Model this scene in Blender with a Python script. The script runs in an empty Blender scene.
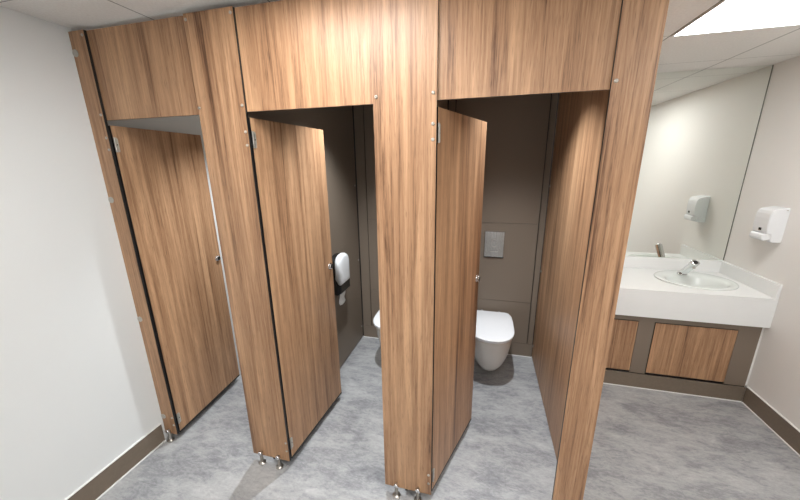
import bpy, bmesh, math, random
from mathutils import Vector, Matrix
random.seed(3)
C = bpy.context.scene.collection
PI = math.pi

# ------------------------------------------------------------------ materials
def new_mat(name):
    m = bpy.data.materials.new(name); m.use_nodes = True
    nt = m.node_tree
    for n in list(nt.nodes): nt.nodes.remove(n)
    out = nt.nodes.new('ShaderNodeOutputMaterial')
    b = nt.nodes.new('ShaderNodeBsdfPrincipled')
    nt.links.new(b.outputs['BSDF'], out.inputs['Surface'])
    return m, nt, b

def N(nt, t, **kw):
    n = nt.nodes.new(t)
    for k, v in kw.items(): setattr(n, k, v)
    return n

def math_node(nt, op, a=None, b=None):
    n = nt.nodes.new('ShaderNodeMath'); n.operation = op
    for i, v in enumerate((a, b)):
        if v is None: continue
        if isinstance(v, (int, float)): n.inputs[i].default_value = v
        else: nt.links.new(v, n.inputs[i])
    return n.outputs[0]

def ramp(nt, fac, stops):
    r = nt.nodes.new('ShaderNodeValToRGB')
    el = r.color_ramp.elements
    el[0].position, el[0].color = stops[0][0], (*stops[0][1], 1)
    el[1].position, el[1].color = stops[1][0], (*stops[1][1], 1)
    for p, c in stops[2:]:
        e = el.new(p); e.color = (*c, 1)
    nt.links.new(fac, r.inputs['Fac'])
    return r.outputs['Color']

def noise(nt, vec, scale, detail=3, rough=.55, dist=0):
    n = nt.nodes.new('ShaderNodeTexNoise')
    n.inputs['Scale'].default_value = scale; n.inputs['Detail'].default_value = detail
    n.inputs['Roughness'].default_value = rough; n.inputs['Distortion'].default_value = dist
    nt.links.new(vec, n.inputs['Vector'])
    return n.outputs['Fac']

def bump(nt, b, h, strength, dist=.002):
    n = nt.nodes.new('ShaderNodeBump'); n.inputs['Strength'].default_value = strength
    n.inputs['Distance'].default_value = dist
    nt.links.new(h, n.inputs['Height']); nt.links.new(n.outputs['Normal'], b.inputs['Normal'])

def flat(name, col, rough=.5, metal=0, spec=.5, noise_amt=.04, nscale=30, coat=0):
    m, nt, b = new_mat(name)
    tc = N(nt, 'ShaderNodeTexCoord')
    f = noise(nt, tc.outputs['Object'], nscale, 3)
    lo = tuple(max(0, c*(1-noise_amt)) for c in col); hi = tuple(min(1, c*(1+noise_amt)) for c in col)
    nt.links.new(ramp(nt, f, [(.3, lo), (.7, hi)]), b.inputs['Base Color'])
    b.inputs['Roughness'].default_value = rough; b.inputs['Metallic'].default_value = metal
    b.inputs['Specular IOR Level'].default_value = spec
    b.inputs['Coat Weight'].default_value = coat
    return m

def wood(name, light, mid, dark, rough=.42):
    """streaky laminate, grain along local z"""
    m, nt, b = new_mat(name)
    tc = N(nt, 'ShaderNodeTexCoord'); oi = N(nt, 'ShaderNodeObjectInfo')
    s = N(nt, 'ShaderNodeSeparateXYZ'); nt.links.new(tc.outputs['Object'], s.inputs[0])
    u = math_node(nt, 'ADD', s.outputs['X'], s.outputs['Y'])
    offs = math_node(nt, 'MULTIPLY', oi.outputs['Random'], 37.0)
    def vec(su, sv, o=0.0):
        c = N(nt, 'ShaderNodeCombineXYZ')
        nt.links.new(math_node(nt, 'MULTIPLY', u, su), c.inputs['X'])
        nt.links.new(math_node(nt, 'MULTIPLY', s.outputs['Z'], sv), c.inputs['Y'])
        nt.links.new(math_node(nt, 'ADD', offs, o), c.inputs['Z'])
        return c.outputs[0]
    broad = noise(nt, vec(11, .40), 1.0, 3, .6, .3)
    streak = noise(nt, vec(32, .9, 3.0), 1.0, 7, .74, .7)
    fine = noise(nt, vec(210, 5, 9.0), 1.0, 3, .6)
    pores = noise(nt, vec(330, 16, 14.0), 1.0, 2, .5)
    a = math_node(nt, 'MULTIPLY', streak, .58)
    c = math_node(nt, 'MULTIPLY', broad, .30)
    d = math_node(nt, 'MULTIPLY', fine, .12)
    f = math_node(nt, 'ADD', math_node(nt, 'ADD', a, c), d)
    col = ramp(nt, f, [(.37, dark), (.60, light), (.45, mid), (.53, tuple((x+y)/2 for x, y in zip(light, mid)))])
    pr = N(nt, 'ShaderNodeMapRange'); pr.inputs['From Min'].default_value = .28; pr.inputs['From Max'].default_value = .42
    pr.inputs['To Min'].default_value = .66; pr.inputs['To Max'].default_value = 1
    nt.links.new(pores, pr.inputs['Value'])
    mx = N(nt, 'ShaderNodeMix', data_type='RGBA', blend_type='MULTIPLY'); mx.inputs[0].default_value = 1
    nt.links.new(col, mx.inputs[6]); nt.links.new(pr.outputs[0], mx.inputs[7])
    nt.links.new(mx.outputs[2], b.inputs['Base Color'])
    b.inputs['Roughness'].default_value = rough
    b.inputs['Specular IOR Level'].default_value = .5
    bump(nt, b, fine, .12, .001)
    return m

M = {}
M['wood'] = wood('oak_laminate', (.56, .335, .188), (.315, .170, .090), (.105, .046, .021))
M['core'] = flat('black_laminate_core', (.008, .008, .009), .45)
M['taupe'] = flat('taupe_laminate', (.205, .162, .124), .5, nscale=220, noise_amt=.10)
M['skirting'] = flat('brown_skirting', (.185, .145, .108), .45, nscale=60, noise_amt=.06)
M['steel'] = flat('brushed_nickel', (.48, .45, .41), .30, 1, nscale=80)
M['chrome'] = flat('chrome', (.78, .79, .80), .08, 1, nscale=10, noise_amt=.01)
M['dark_metal'] = flat('dark_recess', (.02, .02, .02), .4)
M['ceramic'] = flat('white_ceramic', (.72, .69, .65), .2, 0, .5, .01, 5)
M['basin'] = flat('white_basin_glaze', (.72, .755, .735), .2, 0, .5, .01, 5)
M['seat'] = flat('white_seat_plastic', (.85, .86, .88), .22, 0, .5, .01, 5)
M['solid'] = flat('white_solid_surface', (.82, .835, .83), .22, 0, .5, .01, 8)
M['abs'] = flat('white_abs_plastic', (.80, .82, .84), .25, 0, .5, .01, 8)
M['black_plastic'] = flat('black_plastic', (.012, .012, .012), .25)
M['paper'] = flat('white_paper', (.85, .85, .83), .9, nscale=90, noise_amt=.04)
M['sealant'] = flat('white_sealant', (.80, .80, .78), .4)
M['alu'] = flat('white_aluminium_frame', (.70, .71, .71), .35)
M['bracket'] = flat('satin_grey_bracket', (.50, .49, .45), .35, .6)

def wall_mat(name, col):
    m, nt, b = new_mat(name)
    tc = N(nt, 'ShaderNodeTexCoord')
    f = noise(nt, tc.outputs['Object'], 1.3, 4)
    nt.links.new(ramp(nt, f, [(.3, tuple(c*.975 for c in col)), (.7, col)]), b.inputs['Base Color'])
    b.inputs['Roughness'].default_value = .55; b.inputs['Specular IOR Level'].default_value = .35
    bump(nt, b, noise(nt, tc.outputs['Object'], 160, 3), .12, .001)
    return m
M['wall'] = wall_mat('white_wall', (.78, .80, .80))
M['wall_warm'] = wall_mat('off_white_wall', (.81, .795, .77))

def floor_mat():
    m, nt, b = new_mat('grey_stone_vinyl')
    tc = N(nt, 'ShaderNodeTexCoord')
    mp = N(nt, 'ShaderNodeMapping'); mp.inputs['Scale'].default_value = (.75, 1.35, 1)
    mp.inputs['Rotation'].default_value = (0, 0, .25)
    nt.links.new(tc.outputs['Object'], mp.inputs['Vector'])
    mp2 = N(nt, 'ShaderNodeMapping'); mp2.inputs['Scale'].default_value = (.8, 2.0, 1)
    mp2.inputs['Rotation'].default_value = (0, 0, -.35)
    nt.links.new(tc.outputs['Object'], mp2.inputs['Vector'])
    big = noise(nt, mp.outputs[0], 3.4, 5, .6, .4)
    midn = noise(nt, mp2.outputs[0], 13, 10, .80, .5)
    fine = noise(nt, mp.outputs[0], 60, 4, .7, .2)
    f = math_node(nt, 'ADD', math_node(nt, 'ADD', math_node(nt, 'MULTIPLY', big, .40), math_node(nt, 'MULTIPLY', midn, .44)), math_node(nt, 'MULTIPLY', fine, .16))
    col = ramp(nt, f, [(.35, (.150, .153, .165)), (.64, (.52, .52, .515)), (.44, (.250, .253, .265)), (.50, (.350, .352, .358))])
    # faint plank joints
    br = N(nt, 'ShaderNodeTexBrick'); br.offset = .5; br.squash = 1
    mp3 = N(nt, 'ShaderNodeMapping'); mp3.inputs['Location'].default_value = (-.31, .02, 0)
    nt.links.new(tc.outputs['Object'], mp3.inputs['Vector']); nt.links.new(mp3.outputs[0], br.inputs['Vector'])
    br.inputs['Scale'].default_value = 1; br.inputs['Brick Width'].default_value = .915; br.inputs['Row Height'].default_value = .457
    br.inputs['Mortar Size'].default_value = .0010; br.inputs['Mortar Smooth'].default_value = .2
    br.inputs['Color1'].default_value = (1, 1, 1, 1); br.inputs['Color2'].default_value = (.97, .97, .97, 1); br.inputs['Mortar'].default_value = (.80, .80, .80, 1)
    mx = N(nt, 'ShaderNodeMix', data_type='RGBA', blend_type='MULTIPLY'); mx.inputs[0].default_value = 1
    nt.links.new(col, mx.inputs[6]); nt.links.new(br.outputs['Color'], mx.inputs[7])
    nt.links.new(mx.outputs[2], b.inputs['Base Color'])
    b.inputs['Roughness'].default_value = .42; b.inputs['Specular IOR Level'].default_value = .4
    bump(nt, b, fine, .15, .001)
    return m
M['floor'] = floor_mat()

GX, GY, GS = .46, .36, .60        # ceiling grid origin and pitch
def ceiling_mat():
    m, nt, b = new_mat('ceiling_tile')
    tc = N(nt, 'ShaderNodeTexCoord'); s = N(nt, 'ShaderNodeSeparateXYZ'); nt.links.new(tc.outputs['Object'], s.inputs[0])
    def line(axis, o, w):
        v = math_node(nt, 'ADD', s.outputs[axis], -o + GS*20 + GS/2)
        v = math_node(nt, 'MODULO', v, GS)
        v = math_node(nt, 'ABSOLUTE', math_node(nt, 'SUBTRACT', v, GS/2))
        return math_node(nt, 'LESS_THAN', v, w)
    lx = line('X', GX, .0032); ly = line('Y', GY, .0018)
    l = math_node(nt, 'MAXIMUM', lx, ly)
    f = noise(nt, tc.outputs['Object'], 90, 4, .6)
    col = ramp(nt, f, [(.3, (.80, .785, .76)), (.7, (.88, .865, .84))])
    mx = N(nt, 'ShaderNodeMix', data_type='RGBA', blend_type='MIX')
    nt.links.new(l, mx.inputs[0]); nt.links.new(col, mx.inputs[6]); mx.inputs[7].default_value = (.30, .29, .28, 1)
    nt.links.new(mx.outputs[2], b.inputs['Base Color']); b.inputs['Roughness'].default_value = .8
    bump(nt, b, f, .2, .001)
    return m
M['ceiling'] = ceiling_mat()

def mirror_mat():
    m, nt, b = new_mat('silvered_glass')
    tc = N(nt, 'ShaderNodeTexCoord')
    f = noise(nt, tc.outputs['Object'], 2, 2)
    nt.links.new(ramp(nt, f, [(.3, (.875, .905, .87)), (.7, (.885, .915, .88))]), b.inputs['Base Color'])
    b.inputs['Metallic'].default_value = 1; b.inputs['Roughness'].default_value = .0
    return m
M['mirror'] = mirror_mat()

def brushed_mat():
    m, nt, b = new_mat('brushed_steel_plate')
    tc = N(nt, 'ShaderNodeTexCoord'); mp = N(nt, 'ShaderNodeMapping'); mp.inputs['Scale'].default_value = (500, 1, 6)
    nt.links.new(tc.outputs['Object'], mp.inputs['Vector'])
    f = noise(nt, mp.outputs[0], 1, 3)
    nt.links.new(ramp(nt, f, [(.3, (.34, .33, .32)), (.7, (.60, .59, .58))]), b.inputs['Base Color'])
    b.inputs['Metallic'].default_value = 1; b.inputs['Roughness'].default_value = .24
    bump(nt, b, f, .2, .0005)
    return m
M['brushed'] = brushed_mat()

def emis(name, col, s):
    m, nt, b = new_mat(name)
    b.inputs['Base Color'].default_value = (.8, .8, .8, 1)
    b.inputs['Emission Color'].default_value = (*col, 1); b.inputs['Emission Strength'].default_value = s
    return m
M['panel_glow'] = emis('lit_panel_diffuser', (1, .99, .97), 12.5)
M['dim_glow'] = emis('lit_vanity_diffuser', (1, .99, .97), 9.0)
M['down_glow'] = emis('lit_downlight_lens', (.92, .96, 1), 12.0)

# ------------------------------------------------------------------ mesh helpers
def finish(bm, name, mats, parent=None, loc=(0, 0, 0), smooth=False, sub=0, bevel=0):
    bmesh.ops.recalc_face_normals(bm, faces=bm.faces)
    me = bpy.data.meshes.new(name); bm.to_mesh(me); bm.free()
    for m in (mats if isinstance(mats, (list, tuple)) else [mats]): me.materials.append(m)
    o = bpy.data.objects.new(name, me); C.objects.link(o); o.location = loc
    if parent: o.parent = parent
    if smooth:
        for p in me.polygons: p.use_smooth = True
    if bevel:
        b = o.modifiers.new('bevel', 'BEVEL'); b.width = bevel; b.segments = 2; b.limit_method = 'ANGLE'; b.angle_limit = .6
    if sub:
        s = o.modifiers.new('sub', 'SUBSURF'); s.levels = sub; s.render_levels = sub
    return o

def box_bm(x0, x1, y0, y1, z0, z1, bm=None):
    bm = bm or bmesh.new()
    v = [bm.verts.new(p) for p in ((x0,y0,z0),(x1,y0,z0),(x1,y1,z0),(x0,y1,z0),(x0,y0,z1),(x1,y0,z1),(x1,y1,z1),(x0,y1,z1))]
    for f in ((0,3,2,1),(4,5,6,7),(0,1,5,4),(1,2,6,5),(2,3,7,6),(3,0,4,7)):
        bm.faces.new([v[i] for i in f])
    return bm

def box(name, x0, x1, y0, y1, z0, z1, mat, parent=None, bevel=0):
    o = finish(box_bm(0, x1-x0, 0, y1-y0, 0, z1-z0), name, mat, parent, (x0, y0, z0), bevel=bevel)
    return o

def laminate(name, x0, x1, y0, y1, z0, z1, parent=None, axis='y', pos='wood', neg='wood'):
    """compact laminate board: decorative faces, black core shown on its edges"""
    bm = box_bm(0, x1-x0, 0, y1-y0, 0, z1-z0)
    bm.normal_update(); k = 'xyz'.index(axis)
    for f in bm.faces:
        n = f.normal[k]
        f.material_index = 0 if n > .5 else (1 if n < -.5 else 2)
    return finish(bm, name, [M[pos], M[neg], M['core']], parent, (x0, y0, z0))

def struct(o): o['kind'] = 'structure'; return o
def tag(o, label, cat, group=None):
    o['label'] = label; o['category'] = cat
    if group: o['group'] = group
    return o
def thing(name, loc, label, cat, group=None, rotz=0):
    o = bpy.data.objects.new(name, None); C.objects.link(o); o.location = loc; o.rotation_euler = (0, 0, rotz)
    o.empty_display_size = .05
    return tag(o, label, cat, group)

def lathe_bm(prof, seg=24, mat=None, bm=None):
    """profile (r, h) spun around the local axis; mat maps (x,y,z) with z = axis"""
    bm = bm or bmesh.new(); mat = mat or Matrix.Identity(4)
    rings = []
    for r, h in prof:
        if r < 1e-6: rings.append([bm.verts.new(mat @ Vector((0, 0, h)))])
        else: rings.append([bm.verts.new(mat @ Vector((r*math.cos(2*PI*i/seg), r*math.sin(2*PI*i/seg), h))) for i in range(seg)])
    for a, b in zip(rings, rings[1:]):
        for i in range(seg):
            j = (i+1) % seg
            if len(a) == 1 and len(b) == 1: continue
            if len(a) == 1: bm.faces.new((a[0], b[i], b[j]))
            elif len(b) == 1: bm.faces.new((a[i], a[j], b[0]))
            else: bm.faces.new((a[i], a[j], b[j], b[i]))
    return bm

def frame_to(d):
    return Vector(d).normalized().to_track_quat('Z', 'Y').to_matrix().to_4x4()

def prism_bm(pts, axis, a0, a1, bm=None):
    """closed 2D outline extruded along an axis; pts given in the other two axes in order"""
    bm = bm or bmesh.new()
    def P(p, a):
        return {'x': (a, p[0], p[1]), 'y': (p[0], a, p[1]), 'z': (p[0], p[1], a)}[axis]
    A = [bm.verts.new(P(p, a0)) for p in pts]; B = [bm.verts.new(P(p, a1)) for p in pts]
    bm.faces.new(A); bm.faces.new(B[::-1])
    n = len(pts)
    for i in range(n): bm.faces.new((A[i], A[(i+1) % n], B[(i+1) % n], B[i]))
    return bm

def loft_bm(rings, cap0=True, cap1=True, bm=None):
    bm = bm or bmesh.new()
    R = [[bm.verts.new(p) for p in r] for r in rings]
    n = len(R[0])
    for a, b in zip(R, R[1:]):
        for i in range(n): bm.faces.new((a[i], a[(i+1) % n], b[(i+1) % n], b[i]))
    if cap0: bm.faces.new(R[0][::-1])
    if cap1: bm.faces.new(R[-1])
    return bm

# ------------------------------------------------------------------ dimensions
T = .013
R_ = 3.867; B_ = 1.805; CB = 1.509; ZC = 2.363; ZT = 2.344; ZH = 1.951; ZB = .046
YB = -3.0; SK = .124
XC = 2.456     # outer face of the last partition

# ------------------------------------------------------------------ room shell
struct(box('floor', 0, R_, YB, B_, -.05, 0, M['floor']))
struct(finish(box_bm(0, R_, YB, B_, 0, .05), 'ceiling', M['ceiling'], None, (0, 0, ZC)))
struct(box('wall_left', -.1, 0, YB, B_, 0, ZC, M['wall']))
struct(box('wall_right', R_, R_+.1, YB, B_, 0, ZC, M['wall_warm']))
struct(box('wall_rear', -.1, R_+.1, YB-.1, YB, 0, ZC, M['wall']))
struct(box('wall_vanity', -.1, R_+.1, B_, B_+.1, 0, ZC, M['wall_warm']))
struct(box('wall_duct', 0, XC, CB+.02, B_, 0, ZC, M['core']))

def skirting(name, pts_box, mat='skirting'):
    return struct(box(name, *pts_box, M[mat]))
skirting('baseboard_left', (0, .010, YB, -.02, 0, SK))
skirting('baseboard_right', (R_-.010, R_, YB, 1.262, 0, SK))
# white sealant beads along the skirtings, plus a painted highlight on the left top
skirting('trim_1', (.010, .017, YB, -.02, 0, .005), 'sealant')
skirting('trim_2', (R_-.017, R_-.010, YB, 1.255, 0, .005), 'sealant')
skirting('trim_3', (XC+.01, R_-.017, 1.2545, 1.2615, 0, .005), 'sealant')
skirting('trim_4', (R_-.010, R_, YB, 1.262, SK+.003, SK+.009), 'sealant')
skirting('trim_5', (0, .010, YB, -.02, SK+.003, SK+.009), 'sealant')  # white strip stands in for the highlight along the left skirting top
skirting('trim_6', (R_-.010, R_, YB, 1.262, SK, SK+.003), 'core')
skirting('trim_7', (0, .010, YB, -.02, SK, SK+.003), 'core')

# ------------------------------------------------------------------ ceiling light panels
def light_panel(x, y, label, glow='panel_glow'):
    t = thing('ceiling_light', (x+GS/2, y+GS/2, ZC), label, 'ceiling light')
    h = GS/2
    bm = bmesh.new(); w = .012
    for a in ((-h+.003, h-.003, -h+.003, -h+w), (-h+.003, h-.003, h-w, h-.003), (-h+.003, -h+w, -h+w, h-w), (h-w, h-.003, -h+w, h-w)):
        box_bm(a[0], a[1], a[2], a[3], -.007, -.0005, bm)
    finish(bm, 'frame', M['alu'], t)
    finish(box_bm(-h+w, h-w, -h+w, h-w, -.004, -.001), 'diffuser', M[glow], t)
light_panel(2.86, .36, 'glowing square light panel in the ceiling above the vanity counter', 'dim_glow')
light_panel(1.06, -.84, 'glowing square light panel in the ceiling in front of the middle cubicle')
light_panel(2.86, -1.44, 'added unseen fill light panel in the ceiling over the right rear of the room')  # unseen panel, added to brighten the right end post
light_panel(1.66, -2.04, 'added unseen fill light panel in the ceiling behind the camera')  # unseen fill panel, added for more light from behind

def downlight(x, y, label):
    t = thing('downlight', (x, y, ZC), label, 'ceiling light', 'downlights above the cubicles')
    finish(lathe_bm([(.052, -.001), (.052, -.006), (.046, -.008), (.040, -.003), (.040, -.001)], 28), 'trim_ring', M['alu'], t, smooth=True)
    finish(lathe_bm([(.040, -.0015), (0, -.0015)], 28), 'lens', M['down_glow'], t)
    l = bpy.data.lights.new('downlight_beam', 'SPOT'); l.energy = DOWN_W; l.spot_size = math.radians(98); l.spot_blend = 1.0
    l.shadow_soft_size = .018; l.color = (.91, .96, 1)
    o = bpy.data.objects.new('beam', l); C.objects.link(o); o.parent = t; o.location = (0, 0, -.012)
DOWN_W = 84
downlight(.60, .66, 'small round recessed downlight over the left cubicle')
downlight(1.22, .66, 'small round recessed downlight over the middle cubicle')
downlight(2.06, .66, 'small round recessed downlight over the right cubicle')

# ------------------------------------------------------------------ hardware
def make_screw(parent, x, z, y=0.0):
    bm = lathe_bm([(.0068, 0), (.0066, .0022), (.0048, .0040), (.0026, .0042), (.0022, .0020), (0, .0020)], 14, frame_to((0, -1, 0)))
    return finish(bm, 'screw', M['steel'], parent, (x, y, z), smooth=True)

def make_foot(parent, x):
    f = finish(lathe_bm([(0, 0), (.0215, 0), (.0215, .003), (.0200, .0045), (.0105, .007), (.0090, .011), (.0085, .060), (.0085, .076), (.007, .078), (0, .078)], 24),
               'adjustable_foot', M['steel'], parent, (x, -.0088, -ZB + .0005), smooth=True)
    finish(lathe_bm([(.0, .0), (.0115, .0), (.0125, .004), (.010, .0075), (0, .009)], 20, frame_to((0, -1, 0))),
           'pin_cap', M['chrome'], f, (0, -.0070, .074), smooth=True)
    return f

def pilaster(x0, x1, label, screws, feet, brackets=()):
    t = thing('pilaster', (x0, 0, ZB), label, 'partition post')
    laminate('board', 0, x1-x0, 0, T, 0, ZT-ZB, t)
    for x, z in screws: make_screw(t, x-x0, z-ZB)
    for x in feet: make_foot(t, x-x0)
    for z in brackets:
        finish(lathe_bm([(.0165, 0), (.0165, .003), (.0145, .0045), (0, .0045)], 28, frame_to((0, -1, 0))), 'wall_bracket', M['bracket'], t, (.0168, 0, z-ZB), smooth=False)
    return t
RS = (2.323, 1.975, 1.867, 1.810, .174, .118)
pilaster(.001, .098, 'narrow wooden post fixed against the left wall with round grey brackets', [(.086, z) for z in RS], [.044], [2.252, 1.556, .859, .173])
pilaster(.674, .920, 'wooden post between the left and middle cubicle doors', [(.908, z) for z in RS] + [(.683, 2.322), (.681, 1.976)], [.735, .853])
pilaster(1.504, 1.753, 'wide wooden post in the centre between the middle and right cubicles', [(1.740, z) for z in RS] + [(1.515, 2.322), (1.517, 1.973)], [1.569, 1.685])
pilaster(2.326, 2.450, 'wooden end post on the right beside the vanity area', [(2.338, 2.322), (2.338, 1.973), (2.338, .16)], [2.39])

def header(x0, x1, label):
    tag(laminate('header_panel', x0, x1, T+.0005, 2*T+.0005, ZH, ZT), label, 'header panel', None)
header(.072, .720, 'wooden panel above the left cubicle door reaching the left wall post')
header(.880, 1.560, 'wooden panel above the middle cubicle door')
header(1.700, 2.390, 'wooden panel above the right cubicle door')
# dark stop strips behind the right edge of each post where a door closes are not visible from the room

# partitions
def partition(x0, label, pos, neg, screw_face=None):
    t = thing('partition_panel', (x0, T+.001, .018), label, 'partition panel')
    laminate('board', 0, T, 0, CB-.012-T-.001, 0, ZT-.018, t, 'x', pos, neg)
    for z in (1.54, .84, .14):
        s = T if screw_face == 'pos' else 0
        d = (1, 0, 0) if screw_face == 'pos' else (-1, 0, 0)
        finish(lathe_bm([(.008, 0), (.008, .003), (.004, .006), (0, .006)], 14, frame_to(d)), 'corner_clamp', M['bracket'], t, (s, 1.455, z-.018), smooth=True)
    return t
partition(.797, 'dark taupe side wall of the middle cubicle carrying the paper dispenser', 'taupe', 'taupe', 'pos')
partition(1.612, 'side wall between the middle and right cubicles behind the centre post', 'taupe', 'taupe', 'pos')
partition(2.440, 'wooden side wall of the right cubicle next to the toilet', 'wood', 'wood', 'neg')

# doors
def cubicle_door(h, e, label, width):
    a = math.atan2(e[1]-h[1], e[0]-h[0])
    t = thing('cubicle_door', (h[0], h[1], ZB), label, 'door', None, a)
    # local x runs from hinge to free edge, outer face at local y=0 looking towards -y, thickness to +y
    laminate('door_panel', .003, width, 0, T-.002, 0.0125, 1.928-ZB, t, 'y')
    finish(box_bm(.003, width, -.0006, T-.0014, 0, .0125), 'bottom_strip', M['core'], t)  # black strip along the door's lower edge
    for z in (1.835, .152):
        k = finish(prism_bm([(.0035, -.036), (.020, -.036), (.024, -.032), (.024, .030), (.018, .036), (.0035, .036)], 'y', -.003, 0), 'hinge', M['bracket'], t, (0, 0, z-ZB))
        finish(lathe_bm([(.0052, -.036), (.0052, .036)], 14), 'hinge_pin', M['steel'], k, (.006, -.003, 0), smooth=True)
        for dz in (-.022, .0, .022):
            finish(lathe_bm([(.0032, 0), (.0028, .0012), (0, .0012)], 12, frame_to((0, -1, 0))), 'hinge_screw', M['dark_metal'] if dz == 0 else M['steel'], k, (.0155, -.003, dz))
    L = finish(lathe_bm([(.021, 0), (.021, .003), (.016, .004), (.015, .006), (.0175, .008), (.0180, .013), (.016, .015), (0, .015)], 24, frame_to((0, -1, 0))),
               'latch_knob', M['chrome'], t, (width-.032, 0, 1.068-ZB), smooth=True)
    finish(lathe_bm([(.0135, 0), (.0135, .0008), (0, .0008)], 16, frame_to((0, -1, 0))), 'keyhole', M['dark_metal'], L, (0, -.015, 0))
    finish(box_bm(-.022, .022, 0, .012, -.03, .03), 'latch_body', M['steel'], t, (width-.032, T-.002, 1.068-ZB), bevel=.003)
    return t
cubicle_door((.101, .0165), (.058, .618), 'open wooden door of the left cubicle folded back along the white wall', .597)
cubicle_door((.922, .0165), (.972, .613), 'open wooden door of the middle cubicle hiding most of the paper dispenser', .596)
cubicle_door((1.755, .0165), (1.938, .579), 'open wooden door of the right cubicle in front of the steel flush plate', .588)

# ------------------------------------------------------------------ panels boxing in the cisterns
def duct_set(x0, x1, j0, j1, who):
    g = .0022
    y0, y1 = CB, CB+.013
    parts = [('upper_duct_panel', j0, j1, 1.231, ZC-.001, 'large upper taupe back panel of the %s cubicle'),
             ('middle_duct_panel', j0, j1, .530, 1.231, 'middle taupe back panel of the %s cubicle around flush plate height'),
             ('lower_duct_panel', j0, j1, .130, .530, 'low taupe back panel behind the toilet bowl of the %s cubicle'),
             ('duct_side_strip', x0, j0, .130, ZC-.001, 'narrow taupe strip left of the back panels of the %s cubicle'),
             ('duct_side_strip', j1, x1, .130, ZC-.001, 'narrow taupe strip right of the back panels of the %s cubicle'),
             ('duct_kickboard', x0, x1, .003, .130, 'taupe kickboard along the floor at the back of the %s cubicle')]
    for n, a, b, z0, z1, lab in parts:
        gx = .0034 if n != 'duct_kickboard' else .001
        tag(box(n, a+gx, b-gx, y0, y1, z0+g*.6, z1-g*.6, M['taupe'], bevel=.0008), lab % who, 'panel')
duct_set(.001, .797, .09, .70, 'left')
duct_set(.813, 1.612, .905, 1.545, 'middle')
duct_set(1.628, 2.440, 1.689, 2.391, 'right')
for i, (a, b) in enumerate(((.02, .795), (.815, 1.61), (1.63, 2.438))):
    skirting('trim_%d' % (8+i), (a, b, CB-.006, CB, 0, .005), 'sealant')

# ------------------------------------------------------------------ toilets
def dshape(hw, yf, yb, cut, n=14, flat_=.30):
    """D outline seen from above: elliptical nose at yf, straight sides, chamfered back corners. returns CCW points"""
    ym = yf + (yb-yf)*.42
    pts = []
    for i in range(n+1):
        a = PI + PI*i/n
        c, s = math.cos(a), math.sin(a)
        e = 2/2.35
        pts.append((hw*math.copysign(abs(c)**e, c), ym + (ym-yf)*math.copysign(abs(s)**e, s)))
    pts += [(hw*1.0, ym+(yb-ym)*.45), (hw*.97, yb-cut*1.5), (hw-cut*.55, yb-cut*.35), (hw-cut*1.2, yb),
            (0, yb), (-(hw-cut*1.2), yb), (-(hw-cut*.55), yb-cut*.35), (-hw*.97, yb-cut*1.5), (-hw*1.0, ym+(yb-ym)*.45)]
    return pts
def toilet(x, label):
    t = thing('wall_hung_toilet', (x, CB, 0), label, 'toilet')
    secs = [(.055, .045, -.34, -.002, .02), (.075, .085, -.405, -.001, .02), (.12, .118, -.435, 0, .02), (.20, .143, -.475, 0, .03), (.30, .160, -.510, 0, .03), (.375, .168, -.528, 0, .03), (.403, .171, -.533, 0, .03)]
    rings = [[(px, py, z) for px, py in dshape(hw, yf, yb, c)] for z, hw, yf, yb, c in secs]
    finish(loft_bm(rings), 'bowl', M['ceramic'], t, smooth=True)
    for nm, z0, z1, hw, yf in (('seat', .407, .420, .174, -.546), ('lid', .423, .438, .178, -.553)):
        o = []
        for z, k in ((z0, .985), (z0+.003, 1), (z1-.006, 1), (z1-.002, .985), (z1, .95)):
            o.append([(px*k, -.28+(py+.28)*k, z) for px, py in dshape(hw, yf, -.035, .045)])
        finish(loft_bm(o), nm, M['seat'], t, smooth=True, bevel=0)
    for sx in (-1, 1):
        finish(lathe_bm([(.013, .400), (.013, .436), (.010, .440), (0, .440)], 18), 'lid_hinge', M['chrome'], t, (sx*.075, -.018, 0), smooth=True)
toilet(2.055, 'white wall-hung toilet under the steel flush plate in the right cubicle')
toilet(1.245, 'white wall-hung toilet partly hidden by the centre post in the middle cubicle')
def flush(x, label):
    t = thing('flush_plate', (x, CB, 1.0465), label, 'flush plate')
    finish(box_bm(-.083, .083, -.004, 0, -.120, .111), 'backing_with_shadow', M['dark_metal'], t)  # black backing; its lower lip stands in for the shadow under the plate
    finish(box_bm(-.081, .081, -.016, -.004, -.109, .111), 'plate', M['brushed'], t, bevel=.0025)
    ring = lathe_bm([(.026, 0), (.026, .0012), (.0235, .0012), (.0235, 0)], 30, Matrix.Translation((0, -.016, .012)) @ Matrix.Diagonal((1, 1, 1.35, 1)) @ frame_to((0, -1, 0)))
    finish(ring, 'push_button_outline', M['steel'], t, smooth=True)
    finish(box_bm(-.033, .033, -.0168, -.016, -.0645, -.0615), 'engraved_line', M['steel'], t)
flush(2.050, 'brushed steel flush plate on the back wall above the right toilet')
flush(1.245, 'brushed steel flush plate behind the centre post above the middle toilet')

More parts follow.
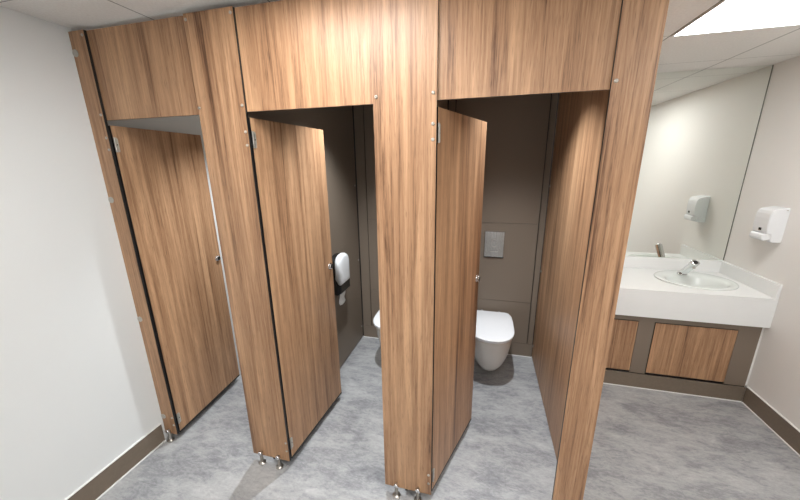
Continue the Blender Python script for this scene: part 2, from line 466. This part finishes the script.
# ------------------------------------------------------------------ paper dispenser on the middle cubicle side wall
def paper_dispenser():
    x0 = .8135
    t = thing('toilet_roll_dispenser', (x0, .972, .898), 'white and black toilet paper dispenser on the taupe wall beside the middle toilet', 'paper dispenser')
    def prof(dy, top, bot, n=16):   # outline in y,z
        pts = [(-dy, bot), (dy, bot)]
        for i in range(n+1):
            a = PI*i/n
            pts.append((dy*math.copysign(abs(math.cos(a))**.8, math.cos(a)), top-dy*.75 + dy*.75*math.sin(a)**.8))
        return pts
    body = [[(x, y, z) for y, z in prof(.096, .138, -.176)] for x in (0, .052)] + \
           [[(x, y, z) for y, z in prof(.092, .125, -.172)] for x in (.062,)] + [[(x, y, z) for y, z in prof(.086, .09, -.160)] for x in (.080,)]
    finish(loft_bm(body), 'body', M['black_plastic'], t, smooth=False, bevel=.002)
    sh = []
    for x, dy, top, bot in ((.044, .0965, .1395, -.040), (.044, .101, .144, -.042), (.056, .101, .144, -.060), (.066, .100, .142, -.082), (.076, .096, .136, -.090), (.083, .088, .122, -.088), (.087, .074, .10, -.080), (.089, .05, .06, -.05)):
        sh.append([(x, y, z) for y, z in prof(dy, top, bot)])
    finish(loft_bm(sh), 'cover', M['abs'], t, smooth=True)
    pb = bmesh.new(); rows = []
    for i in range(7):
        z = -.172 - i*.017; x = .046 + .006*math.sin(i*1.1)
        rows.append([(x, -.062+.004*math.sin(i*2), z), (x+.0015, -.02, z-.002*i), (x+.004, .02, z-.001*i), (x, .045+.003*math.cos(i), z)])
    rr = [[pb.verts.new(p) for p in r] for r in rows]
    for a, b in zip(rr, rr[1:]):
        for i in range(3): pb.faces.new((a[i], a[i+1], b[i+1], b[i]))
    p = finish(pb, 'hanging_paper', M['paper'], t, smooth=True)
    s = p.modifiers.new('thick', 'SOLIDIFY'); s.thickness = .0015
paper_dispenser()

# ------------------------------------------------------------------ vanity
VF = 1.2350    # counter front
VX = XC+.001
CT = .825; CBZ = .614
WB = B_-.0015  # back contact
def vanity_top():
    t = thing('vanity_counter', (3.155, VF, CT), 'white solid-surface vanity counter with deep front apron and splashbacks', 'counter')
    ox, oy, oz = 3.155, VF, CT
    # slab with an oval hole
    cx, cy, a, b = 3.547, 1.535, .236, .196
    n = 48; bm = bmesh.new()
    x0, x1, y0, y1 = VX, R_-.001, VF, WB
    outer = []
    # rectangle points matched by angle
    for i in range(n):
        th = 2*PI*i/n; dx, dy = math.cos(th), math.sin(th)
        ts = []
        if dx > 1e-9: ts.append((x1-cx)/dx)
        if dx < -1e-9: ts.append((x0-cx)/dx)
        if dy > 1e-9: ts.append((y1-cy)/dy)
        if dy < -1e-9: ts.append((y0-cy)/dy)
        k = min(ts); outer.append([cx+dx*k, cy+dy*k])
    for qx, qy in ((x0, y0), (x1, y0), (x0, y1), (x1, y1)):
        j = min(range(n), key=lambda i: (outer[i][0]-qx)**2+(outer[i][1]-qy)**2); outer[j] = [qx, qy]
    for z, flip in ((CT, False), (CT-.02, True)):
        O = [bm.verts.new((p[0]-ox, p[1]-oy, z-oz)) for p in outer]
        I = [bm.verts.new((cx+a*math.cos(2*PI*i/n)-ox, cy+b*math.sin(2*PI*i/n)-oy, z-oz)) for i in range(n)]
        for i in range(n):
            j = (i+1) % n
            bm.faces.new((O[i], O[j], I[j], I[i]) if not flip else (O[j], O[i], I[i], I[j]))
        if flip:
            for i in range(n):
                j = (i+1) % n
                bm.faces.new((O2[i], O2[j], O[j], O[i])); bm.faces.new((I2[j], I2[i], I[i], I[j]))
        O2, I2 = O, I
    finish(bm, 'worktop', M['solid'], t)
    finish(box_bm(x0-ox, R_-.001-ox, 0, .022, CBZ-oz, CT-.0205-oz), 'front_apron', M['solid'], t)
    finish(box_bm(VX-ox, R_-.001-ox, B_-.0205-oy, WB-oy, .0002, .925-oz), 'rear_splashback', M['solid'], t, bevel=.0015)
    finish(box_bm(R_-.0205-ox, R_-.001-ox, .001, B_-.021-oy, .0002, .925-oz), 'side_splashback', M['solid'], t, bevel=.0015)
vanity_top()

def basin():
    cx, cy = 3.547, 1.535
    t = thing('wash_basin', (cx, cy, CT), 'white oval basin let into the vanity counter', 'basin')
    def ell(a, b, z, oy=0, n=56): return [(a*math.cos(2*PI*i/n), oy+b*math.sin(2*PI*i/n), z) for i in range(n)]
    rings = [ell(.240, .200, .0006), ell(.252, .212, .0006), ell(.2535, .2135, .005), ell(.250, .210, .010), ell(.235, .196, .011), ell(.210, .165, .010, -.020), ell(.196, .150, .006, -.025), ell(.186, .141, -.004, -.028), ell(.180, .135, -.02, -.028),
             ell(.165, .124, -.05, -.028), ell(.135, .100, -.095, -.026), ell(.085, .065, -.122, -.02), ell(.024, .024, -.130, -.015)]
    finish(loft_bm(rings, False, False), 'bowl', M['basin'], t, smooth=True)
    out = [ell(.233, .193, -.0005), ell(.232, .192, -.03), ell(.19, .145, -.09, -.02), ell(.10, .08, -.137, -.02), ell(.03, .03, -.140, -.015)]
    finish(loft_bm(out, False, True), 'underside', M['ceramic'], t, smooth=True)
    finish(lathe_bm([(.023, -.1305), (.023, -.127), (.015, -.126), (.006, -.1285), (0, -.1285)], 24), 'drain', M['chrome'], t, (0, -.015, 0), smooth=True)
    finish(lathe_bm([(.009, 0), (.009, .002), (.005, .002), (.005, 0), (0, 0)], 18), 'overflow_ring', M['chrome'], t, (0, .118, .0115), smooth=True)
basin()

def faucet():
    base = Vector((3.522, 1.652, CT+.0115)); tip = Vector((3.522, 1.520, CT+.148))
    t = thing('basin_faucet', base, 'slanted cylindrical chrome sensor tap at the back of the basin', 'tap')
    d = (tip-base); L = d.length; mt = frame_to(d)
    finish(lathe_bm([(0, 0), (.034, 0), (.034, .003), (.031, .006), (0, .006)], 28), 'base_ring', M['chrome'], t, smooth=True)
    # slanted body: loft from horizontal foot ellipse to slanted end
    n = 28; rings = []
    dn = d.normalized(); side = Vector((1, 0, 0)); up = dn.cross(side).normalized()
    for k in range(n): pass
    def ring(c, r, tilt):
        out = []
        for i in range(n):
            a = 2*PI*i/n
            v = side*math.cos(a)*r + up*math.sin(a)*r
            if tilt:      # shear ring down to horizontal plane
                v = v - dn*(v.z/dn.z)
            out.append(tuple(c+v))
        return out
    rings = [ring(Vector((0, 0, .006)), .0260, True), ring(dn*.055, .0265, False), ring(dn*(L-.012), .0275, False), ring(dn*(L-.003), .0270, False), ring(dn*L, .024, False)]
    b = finish(loft_bm(rings), 'body', M['chrome'], t, smooth=True)
    finish(lathe_bm([(.0160, 0), (.0160, .001), (0, .001)], 20, mt), 'end_cap', M['dark_metal'], t, tuple(dn*L), smooth=False)
    under = -up if up.z > 0 else up
    q = dn*(L-.036)+under*.0265
    finish(lathe_bm([(.0105, -.004), (.0105, .006), (.008, .006), (.008, .003), (0, .003)], 18, frame_to(under)), 'aerator', M['steel'], t, tuple(q), smooth=True)
faucet()

def vanity_front():
    t = thing('vanity_cabinet', (3.155, 1.274, 0), 'taupe vanity front with inset wooden doors under the white counter', 'cabinet')
    ox, oy = 3.155, 1.274
    holes = [(2.613, 3.118), (3.221, 3.729)]; z0, z1 = .130, .563
    bm = bmesh.new(); x = VX
    xs = [VX] + [v for h in holes for v in h] + [R_-.012]
    for i in range(0, len(xs), 2): box_bm(xs[i]-ox, xs[i+1]-ox, 0, .018, .1235, CBZ-.0005, bm)
    for a, b in holes:
        box_bm(a-ox, b-ox, 0, .018, z1, CBZ-.0005, bm); 
    finish(bm, 'fascia', M['taupe'], t)
    for a, b in holes:
        finish(box_bm(a-ox, b-ox, .020, .024, .1235, z1+.01), 'recess', M['core'], t)
        laminate('door', a+.006-ox, b-.003-ox, .0, .016, z0+.006, z1-.006, t)
    finish(box_bm(VX-ox, R_-.012-ox, -.012, .010, 0.0005, .1165), 'kickboard', M['skirting'], t)
    finish(box_bm(VX-ox, R_-.012-ox, .001, .012, .1165, .1235), 'shadow_gap', M['core'], t)
    finish(box_bm(R_-.012-ox, R_-.001-ox, -.002, .012, SK+.01, CBZ-.0005), 'sealant_bead', M['sealant'], t)
vanity_front()

# mirror
t = thing('wall_mirror', (3.155, B_, .9255), 'large frameless mirror from splashback to ceiling above the basin', 'mirror')
finish(box_bm(VX-3.155, R_-.002-3.155, -.006, -.0005, 0, ZC-.927), 'glass', [M['mirror']], t)
finish(box_bm(R_-.007-3.155, R_-.0015-3.155, -.0072, -.0062, .002, ZC-.929), 'edge_seal', flat('dark_edge', (.16, .17, .15), .4), t)

# ------------------------------------------------------------------ soap dispenser
def soap():
    # local: x = out from the wall (towards -world x), y along wall, z up
    t = thing('soap_dispenser', (R_, 1.402, 1.297), 'white push-lever soap dispenser on the right wall beside the mirror', 'soap dispenser')
    h = .063
    def P(d, z): return (-d, z)
    prof = [(0, .116), (.012, .116), (.055, .108), (.076, .102), (.088, .093), (.095, .075), (.098, .045), (.098, .010), (.096, -.030), (.092, -.056), (.068, -.062), (.062, -.104), (.055, -.116), (0, -.116)]
    bm = prism_bm([P(d, z) for d, z in prof], 'y', -h, h)
    finish(bm, 'body', M['abs'], t, bevel=.006)
    lev = [(.045, -.064), (.096, -.058), (.107, -.066), (.110, -.086), (.104, -.102), (.092, -.106), (.058, -.098)]
    finish(prism_bm([P(d, z) for d, z in lev], 'y', -h+.008, h-.008), 'push_lever', M['abs'], t, bevel=.006)
    finish(box_bm(-.0995, -.094, -.028, .008, -.044, -.016), 'window_frame', M['alu'], t, bevel=.002)
    finish(box_bm(-.1010, -.098, -.022, .002, -.040, -.022), 'level_window', M['black_plastic'], t, bevel=.003)
    finish(box_bm(-.022, -.012, -h-.0010, -h+.001, .098, .104), 'lock_slot', M['bracket'], t)
soap()

# ------------------------------------------------------------------ camera
cam = bpy.data.cameras.new('camera'); co = bpy.data.objects.new('camera', cam); C.objects.link(co)
Mr = [[0.9687653635869654, -0.2425710561462163, -0.051506825123704095], [0.2476355725024049, 0.9353944129633244, 0.25241615524447714], [-0.013049656915828326, -0.25728695053792955, 0.9662469309329123]]
m = Matrix.Identity(4)
for i in range(3):
    m[i][0] = Mr[i][0]; m[i][1] = Mr[i][2]; m[i][2] = -Mr[i][1]
m[0][3], m[1][3], m[2][3] = 1.93955633, -1.29268291, 1.72
co.matrix_world = m
cam.sensor_width = 36; cam.lens = 322.0232954*36/800; cam.clip_start = .02
sc = bpy.context.scene; sc.camera = co

# ------------------------------------------------------------------ world and view
w = bpy.data.worlds.new('world'); sc.world = w; w.use_nodes = True
w.node_tree.nodes['Background'].inputs[0].default_value = (.8, .85, .9, 1)
w.node_tree.nodes['Background'].inputs[1].default_value = 0.05
vs = sc.view_settings
vs.view_transform = 'Standard'; vs.look = 'None'; vs.exposure = .78; vs.gamma = 1; vs.use_curve_mapping = False
